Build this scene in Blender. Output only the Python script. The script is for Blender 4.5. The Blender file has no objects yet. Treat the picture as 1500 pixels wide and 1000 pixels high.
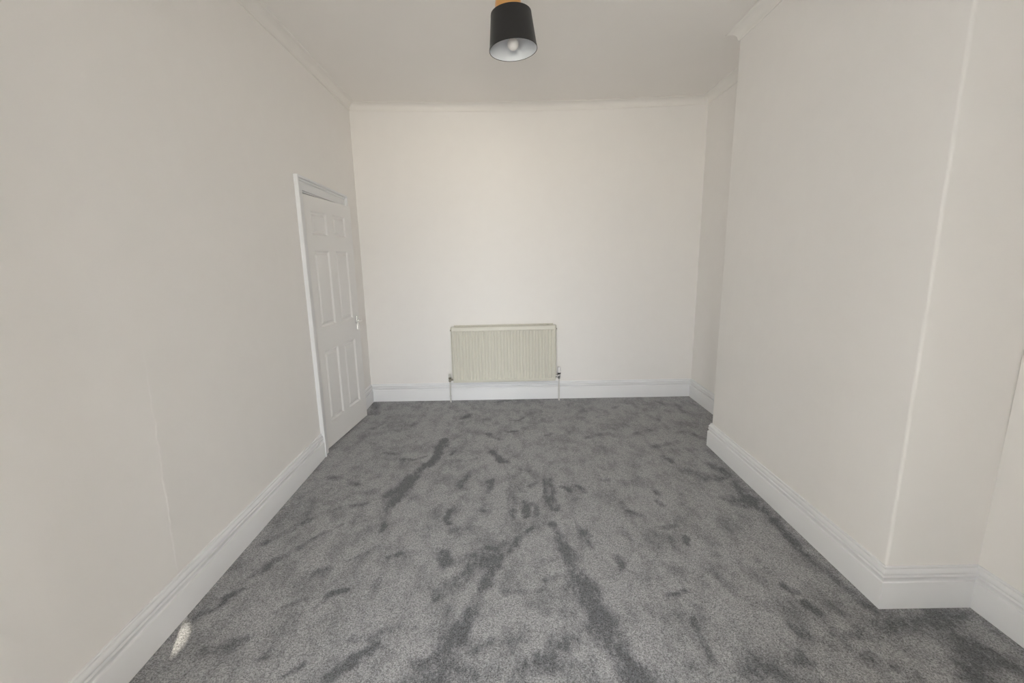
import bpy, bmesh, math
import numpy as np
from mathutils import Vector, Matrix

scene = bpy.context.scene
COL = scene.collection

# ------------------------------------------------------------------ camera
cam_data = bpy.data.cameras.new('camera')
cam = bpy.data.objects.new('camera', cam_data)
COL.objects.link(cam)
cam_data.sensor_width = 36.0
cam_data.lens = 647.74 / 1500.0 * 36.0
cam_data.shift_y = 4.24 / 1500.0
cam_data.clip_start = 0.02
cam_right = Vector((0.99984523, -0.00381081, -0.01717554))
cam_up = Vector((0.0175873, 0.19117589, 0.98139822))
cam_fwd = Vector((0.000456374, 0.981548397, -0.191213327))
m = Matrix((cam_right, cam_up, -cam_fwd)).transposed().to_4x4()
m.translation = Vector((0, 0, 1.48015))
cam.matrix_world = m
scene.camera = cam

# ------------------------------------------------------------------ view, world, daylight
scene.view_settings.view_transform = 'Standard'
scene.view_settings.look = 'None'
scene.view_settings.gamma = 1.0
scene.view_settings.use_curve_mapping = False
scene.view_settings.exposure = 0.14
scene.cycles.max_bounces = 16
scene.cycles.diffuse_bounces = 12
scene.cycles.glossy_bounces = 4
scene.cycles.transparent_max_bounces = 8

SKY = (1.0, 0.99, 1.02)
SKY_STRENGTH = 21.0
GROUND = (1.09, 0.99, 0.88)
GROUND_STRENGTH = 17.0
world = bpy.data.worlds.new('daylight_sky')
scene.world = world
world.use_nodes = True
wn = world.node_tree
wn.nodes.clear()
w_out = wn.nodes.new('ShaderNodeOutputWorld')
w_bg = wn.nodes.new('ShaderNodeBackground')
w_tc = wn.nodes.new('ShaderNodeTexCoord')
w_sep = wn.nodes.new('ShaderNodeSeparateXYZ')
w_ramp = wn.nodes.new('ShaderNodeMapRange')
w_ramp.inputs['From Min'].default_value = -0.03
w_ramp.inputs['From Max'].default_value = 0.05
w_mix = wn.nodes.new('ShaderNodeMix')
w_mix.data_type = 'RGBA'
w_mix.inputs['A'].default_value = tuple(c * GROUND_STRENGTH for c in GROUND) + (1,)
w_mix.inputs['B'].default_value = tuple(c * SKY_STRENGTH for c in SKY) + (1,)
wn.links.new(w_tc.outputs['Generated'], w_sep.inputs[0])
wn.links.new(w_sep.outputs['Z'], w_ramp.inputs['Value'])
wn.links.new(w_ramp.outputs['Result'], w_mix.inputs['Factor'])
wn.links.new(w_mix.outputs['Result'], w_bg.inputs['Color'])
wn.links.new(w_bg.outputs[0], w_out.inputs[0])


def portal(name, loc, rot, sx, sy):
    d = bpy.data.lights.new(name, 'AREA')
    d.shape = 'RECTANGLE'
    d.size, d.size_y = sx, sy
    d.cycles.is_portal = True
    o = bpy.data.objects.new(name, d)
    COL.objects.link(o)
    o.location = loc
    o.rotation_euler = rot
    return o


# room plan (metres; camera above the origin looking along +y)
YF = -3.20          # front (window) wall
YB = 4.549          # back wall
XR = 1.905          # right wall of the far alcove
XN = 1.936          # right wall of the near alcove
XB = 1.550          # face of the chimney breast
Y1, Y2 = 1.634, 3.263   # near and far edge of the breast
H = 2.944           # ceiling height
WT = 0.14           # wall thickness
WX0, WX1, WZ0, WZ1 = -1.15, 1.15, 0.50, 2.55     # front window opening


def xl(y):          # the left wall runs slightly out of square
    return -1.467 - 0.02519 * (y - 3.0)


def sag(x, y=0.0):       # the old ceiling hangs down a little in the middle
    t = (x - 0.15) / 1.65
    return -0.030 * max(0.0, 1 - t * t)


SUN_COLOR = (1.0, 1.0, 1.0)
SUN_STRENGTH = 36.0
sun_data = bpy.data.lights.new('morning_sun', 'SUN')
sun_data.energy = SUN_STRENGTH
sun_data.color = SUN_COLOR
sun_data.angle = math.radians(0.6)
sun = bpy.data.objects.new('morning_sun', sun_data)
COL.objects.link(sun)
sun.location = (6, -12, 8)
# low sun through the front window: it falls on the carpet and the left wall behind the frame
sun.rotation_euler = (Vector((-1.375, 0.78, 0.0)) - Vector((WX1 - 0.06, YF - 0.09, WZ1 - 0.06))).to_track_quat('-Z', 'Y').to_euler()
# an added spot lamp standing in for a glint: the little bright fleck on the carpet by the left skirting
glint_data = bpy.data.lights.new('added_glint_spot', 'SPOT')
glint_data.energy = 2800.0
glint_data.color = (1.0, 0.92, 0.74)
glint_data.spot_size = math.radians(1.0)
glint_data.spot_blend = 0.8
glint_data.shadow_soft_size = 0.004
glint = bpy.data.objects.new('added_glint_spot', glint_data)
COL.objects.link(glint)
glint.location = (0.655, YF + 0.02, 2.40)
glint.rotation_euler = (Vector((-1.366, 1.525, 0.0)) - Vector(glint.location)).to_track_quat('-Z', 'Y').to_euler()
portal('window_daylight', ((WX0 + WX1) / 2, YF - 0.02, (WZ0 + WZ1) / 2), (math.radians(90), 0, 0), WX1 - WX0, WZ1 - WZ0)


# ------------------------------------------------------------------ helpers
def link(o, parent=None):
    COL.objects.link(o)
    if parent is not None:
        o.parent = parent
    return o


def mesh_obj(name, verts, faces, mat, parent=None, smooth=False, fix=True):
    me = bpy.data.meshes.new(name)
    me.from_pydata([tuple(v) for v in verts], [], faces)
    if fix:
        bm = bmesh.new()
        bm.from_mesh(me)
        bmesh.ops.recalc_face_normals(bm, faces=bm.faces)
        bm.to_mesh(me)
        bm.free()
    me.materials.append(mat)
    if smooth:
        for p in me.polygons:
            p.use_smooth = True
    o = bpy.data.objects.new(name, me)
    return link(o, parent)


def empty(name, loc, rz=0.0):
    o = bpy.data.objects.new(name, None)
    o.empty_display_size = 0.1
    o.location = loc
    o.rotation_euler = (0, 0, rz)
    return link(o)


def tag(o, label=None, category=None, kind=None, group=None):
    if label:
        o['label'] = label
    if category:
        o['category'] = category
    if kind:
        o['kind'] = kind
    if group:
        o['group'] = group
    return o


class MB:
    """collects simple solids into one mesh"""

    def __init__(self):
        self.v, self.f = [], []

    def add(self, verts, faces):
        k = len(self.v)
        self.v += [tuple(v) for v in verts]
        self.f += [tuple(i + k for i in f) for f in faces]

    def hexa(self, p):      # eight corners: bottom four, top four
        self.add(p, [(0, 1, 2, 3), (7, 6, 5, 4), (0, 4, 5, 1), (1, 5, 6, 2), (2, 6, 7, 3), (3, 7, 4, 0)])

    def box(self, x0, x1, y0, y1, z0, z1):
        self.hexa([(x0, y0, z0), (x1, y0, z0), (x1, y1, z0), (x0, y1, z0),
                   (x0, y0, z1), (x1, y0, z1), (x1, y1, z1), (x0, y1, z1)])

    def prism(self, poly, z0, z1):
        n = len(poly)
        self.add([(x, y, z0) for x, y in poly] + [(x, y, z1) for x, y in poly],
                 [tuple(range(n)), tuple(range(2 * n - 1, n - 1, -1))] +
                 [(i, (i + 1) % n, n + (i + 1) % n, n + i) for i in range(n)])

    def lathe(self, prof, n=32, cx=0, cy=0, closed=False, axis='z', cap=True):
        """prof: (radius, height) pairs"""
        m = len(prof)
        vs, fs = [], []
        for r, h in prof:
            for i in range(n):
                a = 2 * math.pi * i / n
                c, s = r * math.cos(a), r * math.sin(a)
                if axis == 'z':
                    vs.append((cx + c, cy + s, h))
                elif axis == 'x':
                    vs.append((h, cx + c, cy + s))
                else:
                    vs.append((cx + c, h, cy + s))
        rows = range(m if closed else m - 1)
        for j in rows:
            for i in range(n):
                a, b = j * n + i, j * n + (i + 1) % n
                c, d = ((j + 1) % m) * n + (i + 1) % n, ((j + 1) % m) * n + i
                fs.append((a, b, c, d))
        if cap and not closed:
            fs.append(tuple(range(n)))
            fs.append(tuple(range((m - 1) * n, m * n)))
        self.add(vs, fs)

    def tube(self, pts, r, n=12):
        pts = [Vector(p) for p in pts]
        vs, fs = [], []
        for k, p in enumerate(pts):
            d = (pts[min(k + 1, len(pts) - 1)] - pts[max(k - 1, 0)]).normalized()
            u = d.cross(Vector((0.31, 0.17, 0.93))).normalized()
            w = d.cross(u)
            for i in range(n):
                a = 2 * math.pi * i / n
                vs.append(p + u * (r * math.cos(a)) + w * (r * math.sin(a)))
        for k in range(len(pts) - 1):
            for i in range(n):
                fs.append((k * n + i, k * n + (i + 1) % n, (k + 1) * n + (i + 1) % n, (k + 1) * n + i))
        fs.append(tuple(range(n)))
        fs.append(tuple(range((len(pts) - 1) * n, len(pts) * n)))
        self.add(vs, fs)

    def build(self, name, mat, parent=None, smooth=False, bevel=0.0, angle=None):
        o = mesh_obj(name, self.v, self.f, mat, parent, smooth)
        if bevel:
            b = o.modifiers.new('bevel', 'BEVEL')
            b.width = bevel
            b.segments = 2
            b.limit_method = 'ANGLE'
            b.angle_limit = math.radians(40)
        if angle is not None:
            sm = bmesh.new()
            sm.from_mesh(o.data)
            for e in sm.edges:
                e.smooth = not (len(e.link_faces) == 2 and e.calc_face_angle(0) > math.radians(angle))
            sm.to_mesh(o.data)
            sm.free()
        return o


# ------------------------------------------------------------------ materials
def material(name, color, rough=0.5, metal=0.0, spec=0.5):
    mt = bpy.data.materials.new(name)
    mt.use_nodes = True
    b = mt.node_tree.nodes['Principled BSDF']
    b.inputs['Base Color'].default_value = tuple(color) + (1,)
    b.inputs['Roughness'].default_value = rough
    b.inputs['Metallic'].default_value = metal
    b.inputs['Specular IOR Level'].default_value = spec
    return mt


def painted(name, color, rough, bump=0.15, scale=9.0, fine=90.0, tint=0.012, spec=0.25):
    """emulsion or gloss paint over slightly uneven plaster or wood"""
    mt = material(name, color, rough, spec=spec)
    nt = mt.node_tree
    b = nt.nodes['Principled BSDF']
    tc = nt.nodes.new('ShaderNodeTexCoord')
    n1 = nt.nodes.new('ShaderNodeTexNoise')
    n1.inputs['Scale'].default_value = scale
    n1.inputs['Detail'].default_value = 3
    n2 = nt.nodes.new('ShaderNodeTexNoise')
    n2.inputs['Scale'].default_value = fine
    n2.inputs['Detail'].default_value = 2
    nt.links.new(tc.outputs['Object'], n1.inputs['Vector'])
    nt.links.new(tc.outputs['Object'], n2.inputs['Vector'])
    ad = nt.nodes.new('ShaderNodeMath')
    ad.operation = 'MULTIPLY_ADD'
    nt.links.new(n2.outputs['Fac'], ad.inputs[0])
    ad.inputs[1].default_value = 0.12
    nt.links.new(n1.outputs['Fac'], ad.inputs[2])
    bp = nt.nodes.new('ShaderNodeBump')
    bp.inputs['Strength'].default_value = bump
    bp.inputs['Distance'].default_value = 0.012
    nt.links.new(ad.outputs[0], bp.inputs['Height'])
    nt.links.new(bp.outputs[0], b.inputs['Normal'])
    mx = nt.nodes.new('ShaderNodeMix')
    mx.data_type = 'RGBA'
    mx.inputs['A'].default_value = tuple(max(0, c - tint) for c in color) + (1,)
    mx.inputs['B'].default_value = tuple(min(1, c + tint) for c in color) + (1,)
    nt.links.new(n1.outputs['Fac'], mx.inputs['Factor'])
    nt.links.new(mx.outputs['Result'], b.inputs['Base Color'])
    return mt


WALL = (0.888, 0.870, 0.851)
M_wall = painted('wall_paint', WALL, 0.62, 0.10)
M_ceil = painted('ceiling_paint', (0.897, 0.874, 0.850), 0.75, 0.06, 3.0)
M_cove = painted('coving_paint', (0.875, 0.857, 0.83), 0.65, 0.05)
M_trim = painted('white_gloss_paint', (0.825, 0.833, 0.850), 0.48, 0.008, 6.0, 40.0, spec=0.3)
M_door = painted('white_door_paint', (0.82, 0.815, 0.81), 0.42, 0.03, 6.0, 60.0, spec=0.45)
M_rad = painted('cream_radiator_enamel', (0.700, 0.682, 0.605), 0.42, 0.02, 5.0, 40.0, spec=0.35)
M_pipe = painted('painted_pipe', (0.66, 0.655, 0.64), 0.4, 0.02)
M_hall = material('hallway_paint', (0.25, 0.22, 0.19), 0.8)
M_chrome = material('chrome', (0.72, 0.72, 0.71), 0.22, 1.0)
M_dark = material('black_plastic', (0.025, 0.025, 0.025), 0.45)
M_brassold = material('tarnished_brass', (0.28, 0.26, 0.22), 0.35, 1.0)
M_white = material('white_plastic', (0.80, 0.79, 0.80), 0.35)
M_copper = material('polished_copper', (0.95, 0.54, 0.22), 0.10, 1.0)
M_lining = material('white_shade_lining', (0.69, 0.72, 0.76), 0.6)
M_bulb = material('frosted_bulb_glass', (0.70, 0.69, 0.68), 0.15)
M_cap = material('bulb_cap_metal', (0.6, 0.6, 0.58), 0.3, 1.0)


def fabric_material():
    mt = material('black_shade_fabric', (0.011, 0.011, 0.012), 0.85)
    nt = mt.node_tree
    b = nt.nodes['Principled BSDF']
    b.inputs['Sheen Weight'].default_value = 0.15
    b.inputs['Sheen Roughness'].default_value = 0.5
    tc = nt.nodes.new('ShaderNodeTexCoord')
    wv = nt.nodes.new('ShaderNodeTexNoise')
    wv.inputs['Scale'].default_value = 420
    nt.links.new(tc.outputs['Object'], wv.inputs['Vector'])
    bp = nt.nodes.new('ShaderNodeBump')
    bp.inputs['Strength'].default_value = 0.25
    bp.inputs['Distance'].default_value = 0.001
    nt.links.new(wv.outputs['Fac'], bp.inputs['Height'])
    nt.links.new(bp.outputs[0], b.inputs['Normal'])
    return mt


M_fabric = fabric_material()


def glass_material():
    mt = bpy.data.materials.new('window_glass')
    mt.use_nodes = True
    nt = mt.node_tree
    nt.nodes.clear()
    out = nt.nodes.new('ShaderNodeOutputMaterial')
    tr = nt.nodes.new('ShaderNodeBsdfTransparent')
    tr.inputs[0].default_value = (0.96, 0.98, 0.97, 1)
    gl = nt.nodes.new('ShaderNodeBsdfGlossy')
    gl.inputs['Roughness'].default_value = 0.02
    mx = nt.nodes.new('ShaderNodeMixShader')
    fr = nt.nodes.new('ShaderNodeFresnel')
    fr.inputs['IOR'].default_value = 1.45
    nt.links.new(fr.outputs[0], mx.inputs[0])
    nt.links.new(tr.outputs[0], mx.inputs[1])
    nt.links.new(gl.outputs[0], mx.inputs[2])
    nt.links.new(mx.outputs[0], out.inputs[0])
    return mt


M_glass = glass_material()


def left_wall_material():
    """the wall paint, with the raised hairline seam in the plaster of the left wall"""
    mt = painted('wall_paint_with_seam', WALL, 0.62, 0.10)
    nt = mt.node_tree
    b = nt.nodes['Principled BSDF']
    old = b.inputs['Normal'].links[0].from_node
    tc = nt.nodes.new('ShaderNodeTexCoord')
    sp = nt.nodes.new('ShaderNodeSeparateXYZ')
    nt.links.new(tc.outputs['Object'], sp.inputs[0])
    nz = nt.nodes.new('ShaderNodeTexNoise')
    nz.noise_dimensions = '1D'
    nz.inputs['Scale'].default_value = 9.0
    nz.inputs['Detail'].default_value = 4
    nt.links.new(sp.outputs['Z'], nz.inputs['W'])

    def mth(op, a, bb=None, c=None):
        n = nt.nodes.new('ShaderNodeMath')
        n.operation = op
        for i, v in enumerate((a, bb, c)):
            if v is None:
                continue
            if isinstance(v, (int, float)):
                n.inputs[i].default_value = v
            else:
                nt.links.new(v, n.inputs[i])
        return n.outputs[0]
    wob = mth('MULTIPLY_ADD', nz.outputs['Fac'], 0.030, -0.015)
    lean = mth('MULTIPLY_ADD', sp.outputs['Z'], 0.030, 1.655)
    dy = mth('SUBTRACT', sp.outputs['Y'], mth('ADD', lean, wob))
    fade = nt.nodes.new('ShaderNodeMapRange')
    fade.inputs['From Min'].default_value = 1.25
    fade.inputs['From Max'].default_value = 0.55
    nt.links.new(sp.outputs['Z'], fade.inputs['Value'])
    def smooth(lo, hi):
        n = nt.nodes.new('ShaderNodeMapRange')
        n.interpolation_type = 'SMOOTHSTEP'
        n.inputs['From Min'].default_value = lo
        n.inputs['From Max'].default_value = hi
        nt.links.new(dy, n.inputs['Value'])
        return n.outputs['Result']
    # the lining rises steeply at the seam and falls away gently behind it
    hgt = mth('MULTIPLY', fade.outputs['Result'], mth('MULTIPLY', smooth(-0.006, 0.005), mth('SUBTRACT', 1.0, smooth(0.004, 0.11))))
    bp = nt.nodes.new('ShaderNodeBump')
    bp.inputs['Strength'].default_value = 0.55
    bp.inputs['Distance'].default_value = 0.0045
    nt.links.new(hgt, bp.inputs['Height'])
    nt.links.new(old.outputs[0], bp.inputs['Normal'])
    nt.links.new(bp.outputs[0], b.inputs['Normal'])
    return mt


M_wall_left = left_wall_material()

CARPET_DARK = (0.132, 0.137, 0.148)
CARPET_LIGHT = (0.333, 0.336, 0.350)


def carpet_material():
    mt = material('grey_twist_carpet', (0.2, 0.2, 0.2), 0.95, spec=0.15)
    nt = mt.node_tree
    N, L = nt.nodes, nt.links
    b = N['Principled BSDF']
    b.inputs['Sheen Weight'].default_value = 0.12
    b.inputs['Sheen Roughness'].default_value = 0.6
    tc = N.new('ShaderNodeTexCoord')
    nap = N.new('ShaderNodeAttribute')
    nap.attribute_name = 'nap'

    def noise(scale, detail=2.0, rough=0.5, vec=None):
        n = N.new('ShaderNodeTexNoise')
        n.inputs['Scale'].default_value = scale
        n.inputs['Detail'].default_value = detail
        n.inputs['Roughness'].default_value = rough
        L.new(vec if vec is not None else tc.outputs['Object'], n.inputs['Vector'])
        return n.outputs['Fac']

    def mth(op, a, bb=None, c=None, clamp=False):
        n = N.new('ShaderNodeMath')
        n.operation = op
        n.use_clamp = clamp
        for i, v in enumerate((a, bb, c)):
            if v is None:
                continue
            if isinstance(v, (int, float)):
                n.inputs[i].default_value = v
            else:
                L.new(v, n.inputs[i])
        return n.outputs[0]
    mp = N.new('ShaderNodeMapping')
    mp.inputs['Scale'].default_value = (1.0, 0.5, 1.0)
    mp.inputs['Rotation'].default_value = (0, 0, 0.12)
    L.new(tc.outputs['Object'], mp.inputs['Vector'])
    ragged = noise(44.0, 6.0, 0.72, mp.outputs[0])
    mid = noise(11.0, 7.0, 0.68, mp.outputs[0])
    broad = noise(3.4, 4.0, 0.6)
    # pile brushed one way or the other: known strokes with ragged rims, plus loose mottling
    a = mth('MULTIPLY', mth('MULTIPLY', nap.outputs['Fac'], 1.2), mth('MULTIPLY_ADD', mth('SUBTRACT', ragged, 0.5), 2.2, 0.98))
    mott = mth('MULTIPLY', mth('SUBTRACT', mid, 0.50), 2.7)
    mott = mth('ADD', mott, mth('MULTIPLY', mth('SUBTRACT', broad, 0.5), 1.5))
    dark = mth('ADD', mth('ADD', a, mott), 0.16, clamp=True)
    # tufts: every yarn end its own shade, light and dark plies mixed
    vo = N.new('ShaderNodeTexVoronoi')
    vo.inputs['Scale'].default_value = 260.0
    L.new(tc.outputs['Object'], vo.inputs['Vector'])
    vs_ = N.new('ShaderNodeSeparateColor')
    L.new(vo.outputs['Color'], vs_.inputs[0])
    tuft = noise(165.0, 3.0, 0.7)
    fleck = mth('ADD', mth('MULTIPLY', mth('SUBTRACT', tuft, 0.5), 1.9), mth('MULTIPLY', mth('SUBTRACT', vs_.outputs[0], 0.5), 1.15))
    mx = N.new('ShaderNodeMix')
    mx.data_type = 'RGBA'
    mx.inputs['A'].default_value = CARPET_LIGHT + (1,)
    mx.inputs['B'].default_value = CARPET_DARK + (1,)
    L.new(dark, mx.inputs['Factor'])
    hv = N.new('ShaderNodeVectorMath')
    hv.operation = 'SCALE'
    L.new(mx.outputs['Result'], hv.inputs[0])
    L.new(mth('MAXIMUM', mth('ADD', 1.0, mth('MULTIPLY', fleck, 0.74)), 0.2), hv.inputs['Scale'])
    L.new(hv.outputs['Vector'], b.inputs['Base Color'])
    bp = N.new('ShaderNodeBump')
    bp.inputs['Strength'].default_value = 0.6
    bp.inputs['Distance'].default_value = 0.004
    L.new(mth('ADD', tuft, mth('MULTIPLY', dark, -0.6)), bp.inputs['Height'])
    L.new(bp.outputs[0], b.inputs['Normal'])
    return mt


M_carpet = carpet_material()

# ------------------------------------------------------------------ floor and ceiling
STROKES = [
    ([(-0.57, 3.464), (-0.6, 3.075), (-0.696, 2.877), (-0.79, 2.632)], [0.029, 0.036, 0.044, 0.049], 0.9),
    ([(-0.546, 3.422), (-0.477, 3.187)], [0.028, 0.032], 0.6),
    ([(-0.723, 2.829), (-0.765, 2.44), (-0.745, 2.228)], [0.043, 0.038, 0.015], 0.75),
    ([(-1.15, 2.537), (-0.888, 2.696)], [0.039, 0.023], 0.4),
    ([(-1.289, 2.849), (-1.033, 2.764)], [0.029, 0.019], 0.4),
    ([(-1.111, 2.407), (-0.912, 2.529)], [0.025, 0.017], 0.35),
    ([(-0.162, 3.223), (-0.106, 3.101)], [0.032, 0.026], 0.8),
    ([(-0.101, 3.101), (-0.044, 3.053)], [0.021, 0.015], 0.6),
    ([(-0.218, 3.609), (-0.098, 3.486)], [0.024, 0.017], 0.5),
    ([(-0.059, 3.664), (0.03, 3.66)], [0.024, 0.018], 0.6),
    ([(-0.33, 2.863), (-0.351, 2.668)], [0.024, 0.027], 0.6),
    ([(-0.162, 2.752), (-0.183, 2.628)], [0.023, 0.022], 0.5),
    ([(-0.407, 2.343), (-0.351, 2.307)], [0.016, 0.016], 0.8),
    ([(-0.396, 2.436), (-0.395, 2.343)], [0.021, 0.02], 0.45),
    ([(-0.222, 2.43), (-0.154, 2.377)], [0.017, 0.016], 0.6),
    ([(0.305, 2.646), (0.355, 2.618)], [0.013, 0.018], 0.8),
    ([(0.414, 2.659), (0.445, 2.581)], [0.018, 0.017], 0.7),
    ([(1.138, 3.075), (1.155, 3.006)], [0.025, 0.02], 0.7),
    ([(0.871, 2.471), (0.899, 2.432)], [0.021, 0.016], 0.7),
    ([(0.879, 2.592), (0.917, 2.574)], [0.017, 0.013], 0.6),
    ([(0.657, 2.402), (0.696, 2.323)], [0.02, 0.016], 0.5),
    ([(0.788, 2.673), (0.79, 2.745)], [0.018, 0.018], 0.45),
    ([(0.584, 2.753), (0.639, 2.751)], [0.023, 0.018], 0.5),
    ([(0.045, 2.952), (0.112, 2.918)], [0.025, 0.019], 0.45),
    ([(-0.494, 3.972), (-0.409, 4.098)], [0.026, 0.027], 0.55),
    ([(-0.187, 4.417), (-0.008, 4.498)], [0.018, 0.018], 0.5),
    ([(1.371, 3.988), (1.355, 3.845)], [0.026, 0.019], 0.6),
    ([(0.978, 4.205), (1.075, 4.241)], [0.02, 0.02], 0.55),
    ([(0.277, 3.527), (0.349, 3.554)], [0.023, 0.023], 0.5),
    ([(1.032, 3.538), (1.181, 3.607)], [0.029, 0.029], 0.4),
    ([(0.002, 3.929), (0.086, 3.961)], [0.019, 0.019], 0.45),
    ([(-1.266, 3.752), (-1.212, 3.883)], [0.025, 0.019], 0.4),
    ([(-0.842, 3.13), (-0.69, 3.148)], [0.026, 0.021], 0.5),
    ([(-1.004, 3.245), (-0.831, 3.084)], [0.022, 0.021], 0.3),
    ([(0.224, 2.794), (0.201, 2.417)], [0.014, 0.016], 0.65),
    ([(0.261, 2.793), (0.246, 2.416)], [0.019, 0.016], 0.65),
    ([(0.069, 2.521), (0.055, 2.336)], [0.017, 0.016], 0.6),
    ([(0.118, 2.472), (0.103, 2.334)], [0.013, 0.012], 0.5),
    ([(-0.015, 2.665), (-0.033, 2.367)], [0.036, 0.032], 0.45),
    ([(0.169, 2.749), (0.102, 2.688)], [0.023, 0.023], 0.4),
    ([(0.09, 2.222), (0.012, 2.104), (-0.066, 1.985)], [0.011, 0.022, 0.024], 0.7),
    ([(-0.066, 1.985), (-0.121, 1.823), (-0.196, 1.652), (-0.25, 1.52)], [0.024, 0.029, 0.029, 0.033], 0.65),
    ([(-0.245, 1.57), (-0.302, 1.404), (-0.346, 1.305)], [0.034, 0.051, 0.073], 0.75),
    ([(-0.087, 1.991), (-0.217, 1.895), (-0.357, 1.743)], [0.035, 0.053, 0.037], 0.5),
    ([(-0.054, 2.1), (-0.192, 2.01), (-0.33, 1.998)], [0.036, 0.049, 0.031], 0.35),
    ([(-0.155, 2.097), (-0.118, 2.084)], [0.022, 0.018], 0.6),
    ([(-0.322, 2.228), (-0.208, 2.237)], [0.031, 0.031], 0.45),
    ([(-0.386, 2.026), (-0.341, 1.983)], [0.039, 0.035], 0.55),
    ([(0.222, 2.257), (0.269, 2.019)], [0.019, 0.031], 0.7),
    ([(0.269, 2.019), (0.301, 1.778), (0.356, 1.56)], [0.031, 0.047, 0.053], 0.65),
    ([(0.356, 1.56), (0.398, 1.413), (0.434, 1.291)], [0.053, 0.051, 0.057], 0.75),
    ([(0.338, 2.253), (0.386, 2.087), (0.403, 2.026)], [0.015, 0.022, 0.014], 0.4),
    ([(0.384, 2.164), (0.41, 2.139)], [0.022, 0.015], 0.5),
    ([(0.514, 1.975), (0.516, 1.9)], [0.024, 0.023], 0.65),
    ([(0.173, 1.959), (0.195, 1.973)], [0.014, 0.014], 0.5),
    ([(0.141, 1.817), (0.181, 1.829)], [0.013, 0.013], 0.6),
    ([(-0.05, 1.744), (0.138, 1.781)], [0.015, 0.016], 0.4),
    ([(-0.763, 1.812), (-0.845, 1.763), (-0.887, 1.66)], [0.013, 0.019, 0.015], 0.8),
    ([(-0.56, 1.475), (-0.621, 1.405), (-0.689, 1.346)], [0.022, 0.034, 0.025], 0.75),
    ([(-0.815, 1.403), (-0.857, 1.354)], [0.013, 0.013], 0.65),
    ([(-0.617, 2.011), (-0.58, 2.031)], [0.021, 0.018], 0.5),
    ([(-0.445, 1.557), (-0.431, 1.571)], [0.017, 0.014], 0.6),
    ([(-0.514, 1.576), (-0.597, 1.527), (-0.675, 1.513)], [0.026, 0.025, 0.022], 0.4),
    ([(-0.957, 1.862), (-0.925, 1.88)], [0.036, 0.03], 0.5),
    ([(-0.761, 2.047), (-0.858, 1.976)], [0.018, 0.014], 0.35),
    ([(-1.361, 2.108), (-1.203, 2.34)], [0.026, 0.02], 0.45),
    ([(-1.261, 1.917), (-1.14, 2.102), (-0.985, 2.267)], [0.024, 0.022, 0.016], 0.4),
    ([(-1.043, 1.664), (-0.961, 1.717)], [0.021, 0.018], 0.4),
    ([(-1.318, 1.705), (-1.262, 1.773)], [0.021, 0.019], 0.6),
    ([(-1.327, 1.63), (-1.305, 1.685)], [0.015, 0.015], 0.5),
    ([(-1.395, 1.558), (-1.356, 1.63)], [0.026, 0.015], 0.5),
    ([(-1.202, 1.446), (-1.099, 1.538)], [0.027, 0.02], 0.3),
    ([(-0.98, 1.447), (-0.974, 1.472)], [0.021, 0.016], 0.6),
    ([(-0.165, 1.486), (-0.115, 1.517)], [0.04, 0.033], 0.45),
    ([(-0.033, 1.467), (0.035, 1.514)], [0.037, 0.033], 0.5),
    ([(0.069, 1.646), (0.124, 1.597)], [0.029, 0.029], 0.35),
    ([(0.15, 1.433), (0.245, 1.462)], [0.026, 0.019], 0.5),
    ([(-0.268, 1.343), (0.004, 1.332)], [0.045, 0.034], 0.45),
    ([(0.03, 1.378), (0.252, 1.346)], [0.03, 0.044], 0.5),
    ([(0.893, 2.113), (0.88, 2.051)], [0.022, 0.011], 0.85),
    ([(0.815, 2.194), (0.883, 2.237)], [0.026, 0.023], 0.55),
    ([(1.225, 1.763), (1.243, 1.713)], [0.021, 0.018], 0.75),
    ([(1.239, 1.619), (1.274, 1.582)], [0.02, 0.02], 0.75),
    ([(0.726, 1.58), (0.709, 1.493), (0.705, 1.401)], [0.011, 0.013, 0.02], 0.7),
    ([(0.781, 1.637), (0.805, 1.626)], [0.014, 0.011], 0.4),
    ([(0.69, 1.702), (0.78, 1.724)], [0.021, 0.015], 0.6),
    ([(1.152, 1.943), (1.2, 1.931)], [0.017, 0.017], 0.45),
    ([(1.16, 1.791), (1.174, 1.782)], [0.019, 0.015], 0.4),
    ([(1.444, 2.973), (1.443, 2.341), (1.445, 1.955), (1.492, 1.606)], [0.034, 0.031, 0.027, 0.017], 0.5),
    ([(1.3, 2.512), (1.373, 2.447)], [0.046, 0.045], 0.55),
    ([(1.438, 2.491), (1.478, 2.305)], [0.033, 0.023], 0.5),
    ([(1.471, 1.532), (1.802, 1.56), (1.874, 1.576)], [0.049, 0.049, 0.039], 0.5),
    ([(1.785, 1.543), (1.695, 1.387), (1.621, 1.281)], [0.054, 0.055, 0.058], 0.7),
    ([(1.321, 1.38), (1.36, 1.338)], [0.04, 0.034], 0.65),
    ([(1.107, 1.524), (1.208, 1.473), (1.391, 1.501)], [0.027, 0.026, 0.032], 0.45),
    ([(0.855, 1.362), (0.93, 1.32)], [0.05, 0.039], 0.5),
    ([(1.021, 1.386), (1.08, 1.4)], [0.025, 0.02], 0.4),
    ([(1.782, 1.385), (1.804, 1.316)], [0.05, 0.038], 0.55),
    ([(1.225, 2.856), (1.413, 2.751)], [0.056, 0.045], 0.35),
    ([(1.651, 2.943), (1.59, 3.238)], [0.029, 0.026], 0.4),
    ([(1.448, 3.564), (1.57, 3.441)], [0.034, 0.028], 0.35),
    ([(1.116, 3.258), (1.323, 3.381)], [0.032, 0.027], 0.35),
    ([(-1.456, 4.487), (-1.367, 4.147)], [0.037, 0.055], 0.5),
    ([(0.617, 3.483), (0.809, 3.578)], [0.028, 0.029], 0.3),
    ([(-0.567, 3.029), (-0.271, 3.108)], [0.03, 0.026], 0.25),
]



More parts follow.
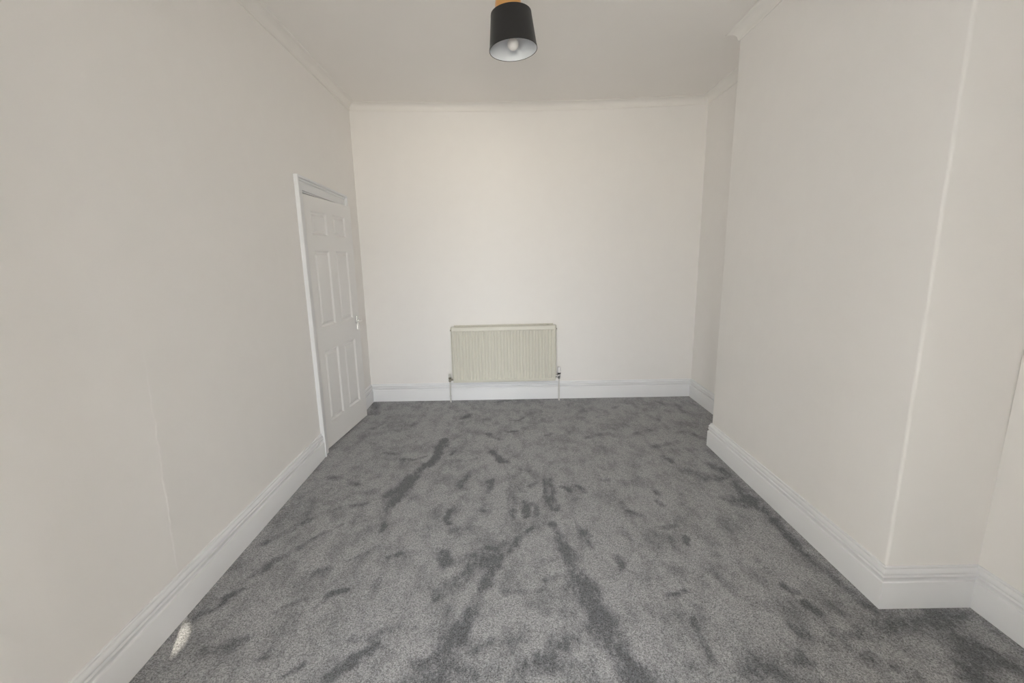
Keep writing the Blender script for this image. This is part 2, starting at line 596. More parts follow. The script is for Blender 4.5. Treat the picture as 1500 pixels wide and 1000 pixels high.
def build_floor():
    xs0, xs1, y0, y1 = -1.56, 2.0, YF, YB + 0.04
    ys = np.concatenate([np.arange(y0, 0.9, 0.15), np.arange(0.9, y1, 0.015), [y1]])
    xs = np.linspace(xs0, xs1, 240)
    X, Y = np.meshgrid(xs, ys)
    rng = np.random.default_rng(7)

    def fractal(cell, octaves=3):
        """smooth value noise over the plan, about -1 .. 1"""
        out = np.zeros_like(X)
        amp, tot = 1.0, 0.0
        for _ in range(octaves):
            g = rng.uniform(-1, 1, (int((y1 - y0) / cell) + 3, int((xs1 - xs0) / cell) + 3))
            u, v = (X - xs0) / cell, (Y - y0) / cell
            i, j = u.astype(int), v.astype(int)
            fu, fv = u - i, v - j
            fu, fv = fu * fu * (3 - 2 * fu), fv * fv * (3 - 2 * fv)
            out += amp * ((g[j, i] * (1 - fu) + g[j, i + 1] * fu) * (1 - fv) + (g[j + 1, i] * (1 - fu) + g[j + 1, i + 1] * fu) * fv)
            tot += amp
            amp *= 0.6
            cell *= 0.5
        return out / tot
    wx, wy = fractal(0.16) * 0.040, fractal(0.16) * 0.060
    patchy = fractal(0.10, 3)
    X2, Y2_ = X + wx, Y + wy
    nap = np.zeros_like(X)
    for pts, ws, s in STROKES:
        best = np.zeros_like(X)
        for k in range(len(pts) - 1):
            (ax, ay), (bx, by) = pts[k], pts[k + 1]
            dx, dy = bx - ax, by - ay
            L2 = dx * dx + dy * dy + 1e-9
            t = np.clip(((X2 - ax) * dx + (Y2_ - ay) * dy) / L2, 0, 1)
            d = np.hypot(X2 - ax - t * dx, Y2_ - ay - t * dy)
            w = ws[k] + (ws[k + 1] - ws[k]) * t
            e = np.clip((1.75 * w - d) / (1.55 * w), 0, 1)
            best = np.maximum(best, e * e * (3 - 2 * e))
        nap = 1 - (1 - nap) * (1 - s * best * np.clip(1.0 + 0.65 * patchy, 0, 1.1))
    nap = np.clip(nap, 0, 1)
    ny, nx = X.shape
    verts = np.stack([X.ravel(), Y.ravel(), np.zeros(X.size)], 1)
    idx = np.arange(nx * ny).reshape(ny, nx)
    faces = np.stack([idx[:-1, :-1].ravel(), idx[:-1, 1:].ravel(), idx[1:, 1:].ravel(), idx[1:, :-1].ravel()], 1)
    o = mesh_obj('floor', verts, faces.tolist(), M_carpet, fix=False)
    at = o.data.attributes.new('nap', 'FLOAT', 'POINT')
    at.data.foreach_set('value', nap.ravel().astype(np.float32))
    tag(o, 'grey twist pile carpet brushed into dark and light streaks, wall to wall', 'carpet', 'structure')
    return o


build_floor()

nx, ny = 24, 4
cv, cf = [], []
for j in range(ny + 1):
    for i in range(nx + 1):
        x = -1.56 + (2.0 + 1.56) * i / nx
        y = YF - 0.02 + (YB + 0.06 - YF) * j / ny
        cv.append((x, y, H + sag(x)))
for j in range(ny + 1):
    for i in range(nx + 1):
        cv.append((cv[j * (nx + 1) + i][0], cv[j * (nx + 1) + i][1], H + 0.12))
K = (nx + 1) * (ny + 1)
for j in range(ny):
    for i in range(nx):
        a = j * (nx + 1) + i
        q = (a, a + 1, a + nx + 2, a + nx + 1)
        cf.append(q)
        cf.append(tuple(K + t for t in reversed(q)))
o = mesh_obj('ceiling', cv, cf, M_ceil, smooth=True, fix=False)
tag(o, 'plain off-white plaster ceiling sagging slightly in the middle', 'ceiling', 'structure')

# ------------------------------------------------------------------ walls
ZT = H + 0.08
DY0, DY1, DZ = 3.285, 4.105, 1.975       # door opening


def left_seg(mb, y0, y1, z0, z1, t=WT):
    mb.hexa([(xl(y0) - t, y0, z0), (xl(y0), y0, z0), (xl(y1), y1, z0), (xl(y1) - t, y1, z0),
             (xl(y0) - t, y0, z1), (xl(y0), y0, z1), (xl(y1), y1, z1), (xl(y1) - t, y1, z1)])


mb = MB()
left_seg(mb, YF - WT, DY0, 0, ZT)
left_seg(mb, DY1, YB + WT, 0, ZT)
left_seg(mb, DY0, DY1, DZ, ZT)
tag(mb.build('wall_left', M_wall_left), 'long white painted left wall with a hairline plaster seam', 'wall', 'structure')

mb = MB()
mb.box(-1.51, XR + WT, YB, YB + WT, 0, ZT)
tag(mb.build('wall_back', M_wall), 'warm white back wall behind the radiator', 'wall', 'structure')

mb = MB()
mb.box(XR, XR + WT, Y2, YB, 0, ZT)
tag(mb.build('wall_right', M_wall), 'white right wall of the far alcove beside the back wall', 'wall', 'structure')

# chimney breast: the near edge leans a touch, its arrises are rounded
mb = MB()
seg = [0.0, 0.19, 1.0, 2.0, ZT]


def breast_poly(z):
    near = Y1 + 0.010 * max(0.0, z - 0.4) / 1.9
    r, poly = 0.012, []
    poly += [(XN + WT, near - 0.0), ]
    for k in range(7):      # near rounded corner
        a = math.radians(-90 - 90 * k / 6)
        poly.append((XB + r + r * math.cos(a), near + r + r * math.sin(a)))
    for k in range(7):      # far rounded corner
        a = math.radians(180 - 90 * k / 6)
        poly.append((XB + r + r * math.cos(a), Y2 - r + r * math.sin(a)))
    poly.append((XN + WT, Y2))
    return poly


rows = [breast_poly(z) for z in seg]
n = len(rows[0])
bv = [(x, y, z) for row, z in zip(rows, seg) for x, y in row]
bf = [(k * n + i, k * n + (i + 1) % n, (k + 1) * n + (i + 1) % n, (k + 1) * n + i) for k in range(len(seg) - 1) for i in range(n)]
bf += [tuple(range(n)), tuple(range((len(seg) - 1) * n, len(seg) * n))]
tmp = MB()
tmp.add(bv, bf)
tag(tmp.build('wall_chimney_breast', M_wall, smooth=True, angle=35), 'white chimney breast projecting from the right wall', 'chimney breast', 'structure')

mb = MB()
mb.hexa([(XN, YF - WT, 0), (XN + WT, YF - WT, 0), (XN + WT, Y1, 0), (XN, Y1, 0),
         (XN + 0.012, YF - WT, ZT), (XN + WT, YF - WT, ZT), (XN + WT, Y1, ZT), (XN + 0.012, Y1, ZT)])
tag(mb.build('wall_right_near', M_wall), 'white right wall of the near alcove at the frame edge', 'wall', 'structure')

mb = MB()
mb.box(-1.40, WX0, YF - WT, YF, 0, ZT)
mb.box(WX1, XN + 0.02, YF - WT, YF, 0, ZT)
mb.box(WX0, WX1, YF - WT, YF, 0, WZ0)
mb.box(WX0, WX1, YF - WT, YF, WZ1, ZT)
tag(mb.build('wall_front', M_wall), 'white front wall with the window, behind the camera', 'wall', 'structure')

# beam and side blocks added out of view to cut daylight on near walls
mb = MB()
mb.box(-0.92 + 0.18, 0.56, -0.16, 0.06, 2.42, ZT)
tag(mb.build('wall_light_baffle_top', M_wall), 'white light baffle beam, added unseen above the camera', 'wall', 'structure')
for side, x0, x1 in (('right', 0.56, XN + 0.02), ('left', -1.44, -0.74)):
    mb = MB()
    mb.box(x0, x1, -0.16, 0.06, 0, ZT)
    tag(mb.build('wall_light_baffle_' + side, M_wall), 'white %s hand light baffle, added unseen beside the camera' % side, 'wall', 'structure')

# front window: outer frame, meeting rail, mullion, panes
win = tag(empty('window_1', ((WX0 + WX1) / 2, YF - 0.09, WZ0)), 'white framed front window behind the camera', 'window', 'structure')
ww, wh = WX1 - WX0, WZ1 - WZ0
mb = MB()
mb.box(-ww / 2, -ww / 2 + 0.06, -0.03, 0.03, 0, wh)
mb.box(ww / 2 - 0.06, ww / 2, -0.03, 0.03, 0, wh)
mb.box(-ww / 2 + 0.06, ww / 2 - 0.06, -0.03, 0.03, 0, 0.07)
mb.box(-ww / 2 + 0.06, ww / 2 - 0.06, -0.03, 0.03, wh - 0.06, wh)
mb.build('window_frame', M_trim, win)
mb = MB()
mb.box(-0.03, 0.03, -0.025, 0.025, 0.07, wh - 0.06)
mb.build('mullion', M_trim, win)
mb = MB()
mb.box(-ww / 2 - 0.05, ww / 2 + 0.05, 0.09, 0.20, -0.035, 0.0)
mb.build('window_sill', M_trim, win, bevel=0.006)
for s in (-1, 1):
    mb = MB()
    x0, x1 = sorted((s * 0.03, s * (ww / 2 - 0.06)))
    mb.box(x0, x1, -0.004, 0.004, 0.07, wh - 0.06)
    mb.build('pane', M_glass, win)

# a dim hallway behind the door
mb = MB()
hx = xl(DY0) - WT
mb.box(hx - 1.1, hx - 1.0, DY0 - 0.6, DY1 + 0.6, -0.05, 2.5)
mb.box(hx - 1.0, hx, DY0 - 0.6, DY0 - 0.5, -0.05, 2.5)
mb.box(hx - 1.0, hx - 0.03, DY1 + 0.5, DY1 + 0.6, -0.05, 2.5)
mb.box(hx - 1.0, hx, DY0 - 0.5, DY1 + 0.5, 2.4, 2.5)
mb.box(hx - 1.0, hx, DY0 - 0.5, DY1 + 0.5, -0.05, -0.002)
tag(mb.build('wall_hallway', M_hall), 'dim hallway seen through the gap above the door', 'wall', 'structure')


# ------------------------------------------------------------------ swept trims
def offset_dirs(path):
    """mitre vectors for an open plan path whose room side lies on its right hand when walking along it"""
    n = len(path)
    segs = []
    for i in range(n - 1):
        d = Vector((path[i + 1][0] - path[i][0], path[i + 1][1] - path[i][1]))
        d.normalize()
        segs.append(Vector((d.y, -d.x)))
    out = []
    for i in range(n):
        if i == 0:
            out.append(segs[0])
        elif i == n - 1:
            out.append(segs[-1])
        else:
            a, b = segs[i - 1], segs[i]
            s = a + b
            out.append(s / (1 + a.dot(b)))
    return out


def sweep(name, path, dirs, prof, mat, zfun=None, sub=1, angle=35, parent=None):
    """one straight piece between two plan points with mitred ends; prof = (out, z)"""
    (p0, p1), (d0, d1) = path, dirs
    vs, fs = [], []
    m = len(prof)
    for k in range(sub + 1):
        t = k / sub
        for off, z in prof:
            a = Vector(p0) + d0 * off
            b = Vector(p1) + d1 * off
            q = a.lerp(b, t)
            vs.append((q.x, q.y, z + (zfun(q.x) if zfun else 0.0)))
    for k in range(sub):
        for j in range(m):
            fs.append((k * m + j, k * m + (j + 1) % m, (k + 1) * m + (j + 1) % m, (k + 1) * m + j))
    fs.append(tuple(range(m)))
    fs.append(tuple(range(sub * m, (sub + 1) * m)))
    mbx = MB()
    mbx.add(vs, fs)
    return mbx.build(name, mat, parent, smooth=True, angle=angle)


HS = 0.190
SKIRT = [(0.0, 0.0), (0.021, 0.0), (0.021, 0.120), (0.0195, 0.123), (0.0140, 0.1250), (0.0130, 0.1295),
         (0.0150, 0.136), (0.0175, 0.142), (0.0190, 0.146), (0.0190, 0.1485), (0.0145, 0.1505), (0.0115, 0.1535),
         (0.0150, 0.1560), (0.0165, 0.159), (0.0168, 0.164), (0.0150, 0.170), (0.0115, 0.1755), (0.0075, 0.1785),
         (0.0075, 0.1815), (0.0085, 0.186), (0.0060, 0.190), (0.0, 0.190)]
SKIRT = [(max(0.0, a), z) for a, z in SKIRT]

plan = [(xl(YF), YF), (xl(YB), YB), (XR, YB), (XR, Y2), (XB, Y2), (XB, Y1), (XN, Y1), (XN, YF)]
dirs = offset_dirs(plan)
AY0, AY1 = 3.188, 4.197        # outer edges of the door casing
pa, pb = (xl(AY0), AY0), (xl(AY1), AY1)
nl = Vector((1, 0.02519)).normalized()
pieces = [('baseboard_left', plan[0], pa, dirs[0], nl, 'white skirting board along the left wall before the door'),
          ('baseboard_left', pb, plan[1], nl, dirs[1], 'short white skirting board between door and back corner'),
          ('baseboard_back', plan[1], plan[2], dirs[1], dirs[2], 'white skirting board along the back wall below the radiator'),
          ('baseboard_right', plan[2], plan[3], dirs[2], dirs[3], 'white skirting board in the far right alcove'),
          ('baseboard_breast_far', plan[3], plan[4], dirs[3], dirs[4], 'white skirting board on the hidden far side of the chimney breast'),
          ('baseboard_breast', plan[4], plan[5], dirs[4], dirs[5], 'long white skirting board along the chimney breast face'),
          ('baseboard_breast_near', plan[5], plan[6], dirs[5], dirs[6], 'short white skirting board on the near return of the chimney breast'),
          ('baseboard_right_near', plan[6], plan[7], dirs[6], dirs[7], 'white skirting board in the near right alcove at the frame edge')]
for nm, a, b, da, db, lab in pieces:
    tag(sweep(nm, (a, b), (da, db), SKIRT, M_trim), lab, 'skirting board', 'structure')

COVE = [(0.0, 0.0), (0.0, -0.066), (0.005, -0.066), (0.007, -0.0615)]
for k in range(9):
    a = math.radians(90 * k / 8)
    COVE.append((0.064 - 0.055 * math.cos(a), -0.0595 + 0.053 * math.sin(a)))
COVE += [(0.066, -0.0055), (0.069, -0.004), (0.069, 0.0)]
COVE = [(o_, H + z + (0.004 if z > -0.001 else 0.0)) for o_, z in COVE]
coves = [(0, 'plain white coving along the left wall'), (1, 'plain white coving along the back wall'),
         (2, 'plain white coving in the far right alcove'), (3, 'plain white coving on the far side of the chimney breast'),
         (4, 'plain white coving along the chimney breast face'), (5, 'plain white coving on the near return of the chimney breast'),
         (6, 'plain white coving in the near right alcove')]
for k, lab in coves:
    tag(sweep('trim_%d' % (k + 1), (plan[k], plan[k + 1]), (dirs[k], dirs[k + 1]), COVE, M_cove, zfun=sag, sub=24), lab, 'coving', 'structure')

# ------------------------------------------------------------------ door casing (fixed to the wall) and the door leaf
CAS = [(0.0, 0.0), (0.0, 0.026), (0.003, 0.029), (0.014, 0.029), (0.017, 0.0265), (0.018, 0.0130), (0.022, 0.0125), (0.024, 0.0200),
       (0.030, 0.0195), (0.033, 0.0170), (0.034, 0.0090), (0.040, 0.0085), (0.046, 0.0125), (0.088, 0.0125), (0.094, 0.0105), (0.096, 0.0)]
casing = tag(empty('trim_8', (xl(AY0), AY0, 0)), 'white moulded door casing around the left wall doorway', 'door frame', 'structure')


def cas_piece(name, corner0, corner1, in0, in1):
    """corner = outer corner (y, z); in = unit step inward at that end (mitred)"""
    vs = []
    for (cy, cz), (iy, iz) in ((corner0, in0), (corner1, in1)):
        for w, d in CAS:
            y, z = cy + iy * w, cz + iz * w
            vs.append((xl(y) + d - xl(AY0), y - AY0, z))
    m = len(CAS)
    fs = [(j, (j + 1) % m, m + (j + 1) % m, m + j) for j in range(m)] + [tuple(range(m)), tuple(range(m, 2 * m))]
    mbx = MB()
    mbx.add(vs, fs)
    return mbx.build(name, M_trim, casing, smooth=True, angle=30)


AZ0, AZ1 = 2.072, 2.060
cas_piece('architrave', (AY0, 0.0), (AY0, AZ0), (1, 0), (1, -1))
cas_piece('architrave', (AY1, 0.0), (AY1, AZ1), (-1, 0), (-1, -1))
cas_piece('architrave_head', (AY0, AZ0), (AY1, AZ1), (1, -1), (-1, -1))


def jamb(y0, y1, z0, z1, d0=0.001, d1=WT):
    mbx = MB()
    mbx.hexa([(xl(y0) - d1 - xl(AY0), y0 - AY0, z0), (xl(y0) - d0 - xl(AY0), y0 - AY0, z0),
              (xl(y1) - d0 - xl(AY0), y1 - AY0, z0), (xl(y1) - d1 - xl(AY0), y1 - AY0, z0),
              (xl(y0) - d1 - xl(AY0), y0 - AY0, z1), (xl(y0) - d0 - xl(AY0), y0 - AY0, z1),
              (xl(y1) - d0 - xl(AY0), y1 - AY0, z1), (xl(y1) - d1 - xl(AY0), y1 - AY0, z1)])
    return mbx


jamb(DY0, DY0 + 0.012, 0, 1.968).build('jamb', M_trim, casing)
jamb(DY1 - 0.012, DY1, 0, 1.968).build('jamb', M_trim, casing)
jamb(DY0, DY1, 1.968, DZ).build('jamb_head', M_trim, casing)

LW, LZ0, LZ1, LT = 0.785, 0.012, 1.9595, 0.036
door = tag(empty('door_1', (-1.4788, 3.3017, 0.0), math.atan2(0.9965, 0.0832)),
           'white six-panel door standing slightly ajar in the left wall', 'door', 'structure')
# leaf: local x along the width, local -y is the room face
cols = [0.0, 0.098, 0.335, 0.435, 0.662, LW]
rowz = [LZ0, 0.207, 0.790, 0.975, 1.563, 1.676, 1.853, LZ1]
lv, lf_ = [], []
mb = MB()
for j in range(7):
    for i in range(5):
        x0, x1, z0, z1 = cols[i], cols[i + 1], rowz[j], rowz[j + 1]
        if i in (1, 3) and j in (1, 3, 5):
            # the sides of the hole, so that the panel sits in a real recess
            mb.add([(x0, 0, z0), (x1, 0, z0), (x1, 0, z1), (x0, 0, z1), (x0, 0.016, z0), (x1, 0.016, z0), (x1, 0.016, z1), (x0, 0.016, z1)],
                   [(0, 1, 5, 4), (1, 2, 6, 5), (2, 3, 7, 6), (3, 0, 4, 7), (4, 5, 6, 7)])
        else:
            mb.add([(x0, 0, z0), (x1, 0, z0), (x1, 0, z1), (x0, 0, z1)], [(0, 1, 2, 3)])
mb.add([(0, 0, LZ0), (LW, 0, LZ0), (LW, 0, LZ1), (0, 0, LZ1), (0, LT, LZ0), (LW, LT, LZ0), (LW, LT, LZ1), (0, LT, LZ1)],
       [(0, 1, 5, 4), (1, 2, 6, 5), (2, 3, 7, 6), (3, 0, 4, 7), (4, 5, 6, 7)])
mb.v = [(x, y, z - (0.009 * x / LW if z > LZ1 - 1e-4 else 0.0)) for x, y, z in mb.v]     # the leaf has dropped at the latch side
leaf = mesh_obj('door_leaf', mb.v, mb.f, M_door, door, fix=False)
bm = bmesh.new()
bm.from_mesh(leaf.data)
bmesh.ops.remove_doubles(bm, verts=bm.verts, dist=1e-5)
bmesh.ops.recalc_face_normals(bm, faces=bm.faces)
bm.to_mesh(leaf.data)
bm.free()
for j in (1, 3, 5):
    for i in (1, 3):
        x0, x1, z0, z1 = cols[i], cols[i + 1], rowz[j], rowz[j + 1]
        rings = [(0.0, 0.0), (0.003, 0.0005), (0.007, 0.004), (0.012, 0.0115), (0.019, 0.0140), (0.026, 0.0125), (0.037, 0.0045), (0.040, 0.0035)]
        vs, fs = [], []
        for ins, dep in rings:
            vs += [(x0 + ins, dep, z0 + ins), (x1 - ins, dep, z0 + ins), (x1 - ins, dep, z1 - ins), (x0 + ins, dep, z1 - ins)]
        for k in range(len(rings) - 1):
            for q in range(4):
                fs.append((4 * k + q, 4 * k + (q + 1) % 4, 4 * k + 4 + (q + 1) % 4, 4 * k + 4 + q))
        e = 4 * (len(rings) - 1)
        fs.append((e, e + 1, e + 2, e + 3))
        # closed at the back, so that the panel is a solid piece
        vs += [(x0, 0.0155, z0), (x1, 0.0155, z0), (x1, 0.0155, z1), (x0, 0.0155, z1)]
        e2 = e + 4
        fs += [(q, e2 + q, e2 + (q + 1) % 4, (q + 1) % 4) for q in range(4)] + [(e2 + 3, e2 + 2, e2 + 1, e2)]
        mesh_obj('panel', vs, fs, M_door, leaf)

# lever handle on a chrome back plate
HX, HZ = 0.735, 0.925
mb = MB()
mb.box(HX - 0.020, HX + 0.020, -0.009, 0.0, HZ - 0.064, HZ + 0.064)
plate = mb.build('handle', M_chrome, door, bevel=0.004)
mb = MB()
mb.lathe([(0.0115, -0.008), (0.0115, -0.014), (0.009, -0.017), (0.009, -0.040)], 16, HX, HZ + 0.018, axis='y')
mb.tube([(HX + 0.002, -0.040, HZ + 0.018), (HX - 0.020, -0.044, HZ + 0.019), (HX - 0.055, -0.044, HZ + 0.017), (HX - 0.105, -0.041, HZ + 0.013)], 0.0085, 14)
mb.build('lever', M_chrome, plate, smooth=True, angle=50)
for dz in (-0.052, 0.052):
    mb = MB()
    mb.lathe([(0.004, -0.009), (0.004, -0.0102), (0.002, -0.0106)], 10, HX, HZ + dz, axis='y')
    mb.build('screw', M_chrome, plate)

# ------------------------------------------------------------------ radiator
RX0, RX1 = -0.617, 0.452
RZ0, RZ1 = 0.213, 0.800
RYF = YB - 0.092                 # front face
rad = tag(empty('radiator', ((RX0 + RX1) / 2, YB - 0.05, 0)), 'cream fluted panel radiator on the back wall', 'radiator')
RC = ((RX0 + RX1) / 2, YB - 0.05)
roll = math.radians(0.55)        # it hangs a hair out of level


def rl(x, y, z):
    return (x - RC[0], y - RC[1], z + (x - RC[0]) * math.tan(roll) * 0.6)


# fluted front panel
NF = 32
pitch = (RX1 - RX0 - 0.030) / NF
xs = [RX0, RX0 + 0.004]
prof = [(RX0, 0.010), (RX0 + 0.003, 0.002), (RX0 + 0.008, 0.0)]
for k in range(NF):
    x0 = RX0 + 0.015 + k * pitch
    prof += [(x0 + pitch * 0.02, 0.0), (x0 + pitch * 0.20, 0.0062), (x0 + pitch * 0.30, 0.0078), (x0 + pitch * 0.62, 0.0078), (x0 + pitch * 0.72, 0.0062), (x0 + pitch * 0.90, 0.0)]
prof += [(RX1 - 0.008, 0.0), (RX1 - 0.003, 0.002), (RX1, 0.010)]
# rows bottom to top: (z, scale of the flute depth, set-back)
rws = [(RZ0, 0.0, 0.010), (RZ0 + 0.004, 0.0, 0.002), (RZ0 + 0.012, 0.0, 0.0), (RZ0 + 0.028, 0.0, 0.0), (RZ0 + 0.040, 1.25, 0.0),
       (RZ1 - 0.054, 1.25, 0.0), (RZ1 - 0.051, 1.2, 0.0), (RZ1 - 0.041, 0.0, 0.0), (RZ1 - 0.010, 0.0, 0.0), (RZ1 - 0.004, 0.0, 0.003), (RZ1, 0.0, 0.010)]
vs, fs = [], []
for z, sc_, back in rws:
    for i, (x, d) in enumerate(prof):
        edge = i < 3 or i >= len(prof) - 3
        dd = max(d if edge else d * sc_, back)
        vs.append(rl(x, RYF + dd, z))
m = len(prof)
for k in range(len(rws) - 1):
    for i in range(m - 1):
        fs.append((k * m + i, k * m + i + 1, (k + 1) * m + i + 1, (k + 1) * m + i))
# back of the water panel
b0 = len(vs)
for x in (RX0, RX1):
    for z in (RZ0, RZ1):
        vs.append(rl(x, RYF + 0.022, z))
e = (len(rws) - 1) * m
fs += [tuple(range(m)) + (b0 + 2, b0), tuple(range(e, e + m)) + (b0 + 3, b0 + 1),
       (b0, b0 + 1, b0 + 3, b0 + 2), tuple(k * m for k in range(len(rws))) + (b0 + 1, b0),
       tuple(k * m + m - 1 for k in range(len(rws))) + (b0 + 3, b0 + 2)]
mbx = MB()
mbx.add(vs, fs)
panel_o = mbx.build('front_panel', M_rad, rad, smooth=True, angle=28)


def rbox(mb_, x0, x1, y0, y1, z0, z1):
    mb_.hexa([rl(x0, y0, z0), rl(x1, y0, z0), rl(x1, y1, z0), rl(x0, y1, z0),
              rl(x0, y0, z1), rl(x1, y0, z1), rl(x1, y1, z1), rl(x0, y1, z1)])


# top grille: two rails with slats between them, rising a little towards the wall
GX0, GX1 = RX0 + 0.022, RX1 - 0.022
mb = MB()
rbox(mb, GX0, GX1, RYF + 0.026, RYF + 0.029, RZ1 - 0.030, RZ1 - 0.006)
mb.build('top_grille', M_rad, rad)
mb = MB()
rbox(mb, GX0, GX1, RYF + 0.068, RYF + 0.073, RZ1 - 0.030, RZ1 + 0.012)
rear_rail = mb.build('grille_rail', M_rad, rad)
mb = MB()
for k in range(44):
    x = GX0 + 0.006 + (GX1 - GX0 - 0.012) * k / 43
    mb.hexa([rl(x - 0.002, RYF + 0.029, RZ1 - 0.016), rl(x + 0.002, RYF + 0.029, RZ1 - 0.016), rl(x + 0.002, RYF + 0.068, RZ1 - 0.008), rl(x - 0.002, RYF + 0.068, RZ1 - 0.008),
             rl(x - 0.002, RYF + 0.029, RZ1 - 0.007), rl(x + 0.002, RYF + 0.029, RZ1 - 0.007), rl(x + 0.002, RYF + 0.068, RZ1 + 0.006), rl(x - 0.002, RYF + 0.068, RZ1 + 0.006)])
tag(mb.build('grille_slats', M_rad, rad), kind='stuff')
# side panels
for x0, x1 in ((RX0 - 0.007, RX0 - 0.001), (RX1 + 0.001, RX1 + 0.007)):
    mb = MB()
    rbox(mb, x0, x1, RYF + 0.008, RYF + 0.074, RZ0 + 0.02, RZ1 - 0.003)
    mb.build('side_panel', M_rad, rad, bevel=0.003)
# convector fins behind the panel
mb = MB()
for k in range(40):
    x = RX0 + 0.03 + (RX1 - RX0 - 0.06) * k / 39
    rbox(mb, x - 0.002, x + 0.002, RYF + 0.024, RYF + 0.060, RZ0 + 0.04, RZ1 - 0.04)
o = mb.build('convector_fins', M_rad, rad)
tag(o, kind='stuff')
# wall brackets
for x in (RX0 + 0.16, RX1 - 0.16):
    mb = MB()
    rbox(mb, x - 0.015, x + 0.015, RYF + 0.060, YB - 0.001, RZ0 + 0.05, RZ1 - 0.06)
    mb.build('wall_bracket', M_rad, rad)
# little end plugs beside the top corners
for x, s in ((RX0 - 0.007, -1), (RX1 + 0.007, 1)):
    mb = MB()
    mb.lathe([(0.008, 0.0), (0.008, s * 0.004), (0.004, s * 0.006)], 12, RYF + 0.012 - RC[1], RZ1 - 0.035, axis='x')
    mb.v = [(vx + x - RC[0], vy, vz) for vx, vy, vz in mb.v]
    mb.build('end_plug', M_brassold, rad)

YP = RYF + 0.012
# left lockshield valve
vx = RX0 - 0.036
mb = MB()
L_ = lambda p: (p[0] - RC[0], p[1] - RC[1], p[2])
mb.tube([L_((vx + 0.002, YP, 0.245)), L_((RX0 - 0.001, YP, 0.245))], 0.0105, 12)
mb.lathe([(0.009, 0.222), (0.0135, 0.226), (0.0135, 0.240), (0.011, 0.243), (0.011, 0.254), (0.0145, 0.257), (0.0145, 0.268), (0.010, 0.272)], 14, vx - RC[0], YP - RC[1])
v = mb.build('lockshield_valve', M_brassold, rad, smooth=True, angle=40)
tag(v, 'dull metal lockshield valve')
mb = MB()
mb.lathe([(0.0105, 0.272), (0.0125, 0.276), (0.012, 0.300), (0.009, 0.306)], 14, vx - RC[0], YP - RC[1])
mb.build('valve_cap', material('grey_cap_plastic', (0.55, 0.54, 0.51), 0.4), v, smooth=True, angle=40)
mb = MB()
mb.tube([L_((vx, YP, 0.222)), L_((vx, YP, 0.0))], 0.0078, 12)
mb.lathe([(0.011, 0.060), (0.011, 0.078)], 12, vx - RC[0], YP - RC[1])
mb.build('pipe', M_pipe, rad, smooth=True, angle=40)
# right thermostatic valve
vx = RX1 + 0.036
mb = MB()
mb.tube([L_((vx - 0.002, YP, 0.268)), L_((RX1 + 0.001, YP, 0.268))], 0.0125, 14)
mb.lathe([(0.009, 0.236), (0.013, 0.240), (0.013, 0.256), (0.0145, 0.260), (0.0145, 0.276), (0.0125, 0.284), (0.0125, 0.288)], 16, vx - RC[0], YP - RC[1])
v = mb.build('thermostatic_valve', M_chrome, rad, smooth=True, angle=40)
tag(v, 'chrome thermostatic valve')
mb = MB()
mb.lathe([(0.0165, 0.287), (0.0175, 0.289), (0.0175, 0.301), (0.0165, 0.303)], 18, vx - RC[0], YP - RC[1])
tag(mb.build('valve_collar', M_dark, v, smooth=True, angle=40), 'black collar')
mb = MB()
mb.lathe([(0.0150, 0.303), (0.0178, 0.308), (0.0182, 0.330), (0.0165, 0.352), (0.0130, 0.361), (0.006, 0.364)], 20, vx - RC[0], YP - RC[1])
tag(mb.build('valve_head', M_white, v, smooth=True, angle=40), 'white turning head')
mb = MB()
mb.tube([L_((vx, YP, 0.236)), L_((vx, YP, 0.0))], 0.0078, 12)
tag(mb.build('pipe', M_pipe, rad, smooth=True, angle=40))

# ------------------------------------------------------------------ ceiling lamp
LX, LY = 0.012, 2.60
zc = H + sag(LX)
lamp = tag(empty('ceiling_lamp', (LX, LY, zc)), 'black drum shade pendant lamp hanging from a copper cup on the ceiling', 'lamp')
mb = MB()
mb.lathe([(0.050, 0.0), (0.050, -0.010), (0.046, -0.020), (0.030, -0.026), (0.012, -0.028)], 40)
mb.build('ceiling_rose', M_copper, lamp, smooth=True, angle=40)
mb = MB()
mb.tube([(0, 0, -0.024), (0, 0, -0.075)], 0.008, 14)
mb.build('stem', M_copper, lamp, smooth=True, angle=40)
mb = MB()   # bell cup, open underneath
outer = [(0.010, -0.070), (0.026, -0.073), (0.044, -0.083), (0.058, -0.100), (0.066, -0.120), (0.069, -0.140), (0.070, -0.168), (0.0715, -0.172), (0.0715, -0.178)]
inner = [(0.068, -0.178), (0.067, -0.168), (0.063, -0.122), (0.055, -0.102), (0.042, -0.086), (0.026, -0.077), (0.010, -0.074)]
mb.lathe(outer + inner, 48, closed=True)
mb.build('cup', M_copper, lamp, smooth=True, angle=40)

shade_top = Vector((0.014, 0.0, 2.733 - zc))
tilt = Matrix.Rotation(math.radians(-3.2), 4, 'Y') @ Matrix.Rotation(math.radians(-1.5), 4, 'X')
TM = Matrix.Translation(shade_top) @ tilt
SH, RT, RB, TH = 0.174, 0.106, 0.1265, 0.0016


def build_tilted(mb_, name, mat, parent, **kw):
    mb_.v = [tuple(TM @ Vector(p)) for p in mb_.v]
    return mb_.build(name, mat, parent, **kw)


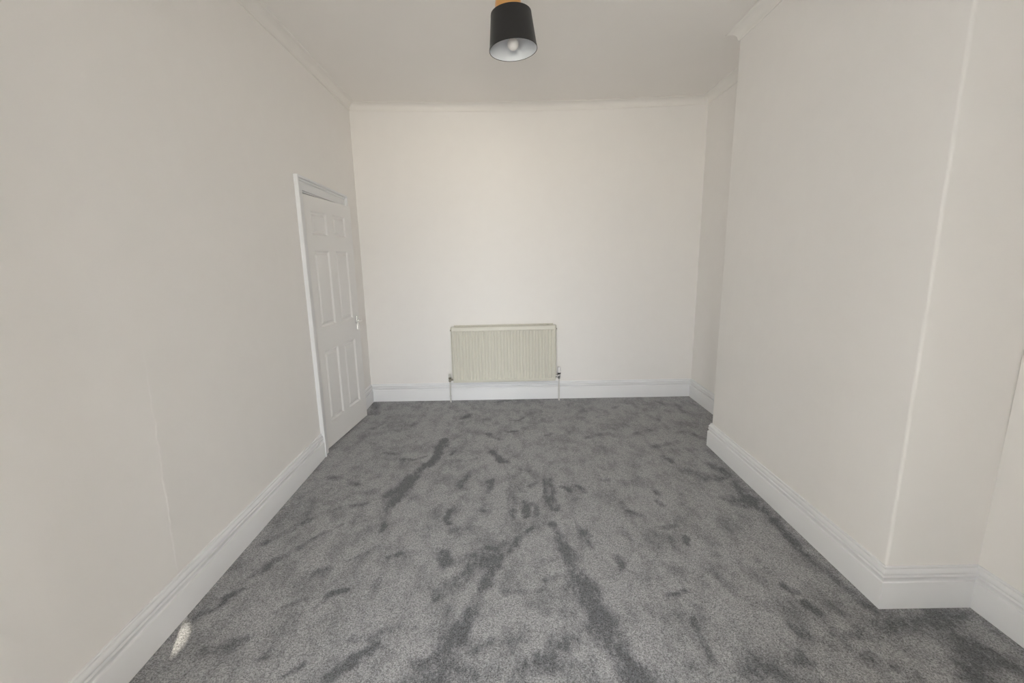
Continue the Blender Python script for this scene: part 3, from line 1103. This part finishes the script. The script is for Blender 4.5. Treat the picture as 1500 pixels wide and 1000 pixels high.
mb = MB()
mb.lathe([(RT, 0.0), (RB, -SH), (RB - TH, -SH), (RT - TH, 0.0)], 72, closed=True)
shade = build_tilted(mb, 'lamp_shade', M_fabric, lamp, smooth=True, angle=40)
tag(shade, 'black fabric drum shade')
mb = MB()
mb.lathe([(RT - TH - 0.0002, -0.003), (RB - TH - 0.0002, -SH + 0.0015), (RB - TH - 0.001, -SH + 0.0015), (RT - TH - 0.001, -0.003)], 72, closed=True)
tag(build_tilted(mb, 'shade_lining', M_lining, shade, smooth=True, angle=40), 'white inner lining')
# hem tapes at both rims
for r, z in ((RT, -0.006), (RB - 0.0008, -SH + 0.006)):
    mb = MB()
    k = 0.0207 * 0.006 / SH
    mb.lathe([(r + 0.0003 - k, z + 0.006), (r + 0.0010 - k, z + 0.006), (r + 0.0010 + k, z - 0.006), (r + 0.0003 + k, z - 0.006)], 72, closed=True)
    build_tilted(mb, 'shade_hem', M_fabric, shade, smooth=True, angle=40)
mb = MB()   # spider: ring and three spokes
mb.lathe([(0.0215, -0.030), (0.0245, -0.030), (0.0245, -0.034), (0.0215, -0.034)], 32, closed=True)
for k in range(3):
    a = math.radians(30 + 120 * k)
    c, s = math.cos(a), math.sin(a)
    mb.tube([(0.023 * c, 0.023 * s, -0.032), (0.07 * c, 0.07 * s, -0.026), ((RT + 0.0015) * c, (RT + 0.0015) * s, -0.018)], 0.0016, 8)
build_tilted(mb, 'shade_carrier', M_white, shade, smooth=True, angle=40)
mb = MB()
mb.lathe([(0.012, 0.030), (0.016, 0.022), (0.0205, 0.010), (0.0205, -0.028), (0.0240, -0.0285), (0.0240, -0.036), (0.0195, -0.037), (0.0195, -0.058)], 28)
build_tilted(mb, 'lamp_holder', M_white, lamp, smooth=True, angle=40)
mb = MB()
prof = [(0.0125, -0.052), (0.0125, -0.088), (0.0150, -0.096)]
R_ = 0.0300
for k in range(1, 15):
    a = math.radians(60 - 150 * k / 14)
    prof.append((max(R_ * math.cos(a), 0.0004), -0.144 + R_ * math.sin(a)))
mb.lathe(prof, 36)
bulb = build_tilted(mb, 'light_bulb', M_bulb, lamp, smooth=True, angle=60)
tag(bulb, 'unlit frosted bulb inside the shade')
mb = MB()
mb.lathe([(0.0132, -0.050), (0.0132, -0.078), (0.0128, -0.079)], 28, cap=False)
build_tilted(mb, 'bulb_cap', M_cap, bulb, smooth=True, angle=40)
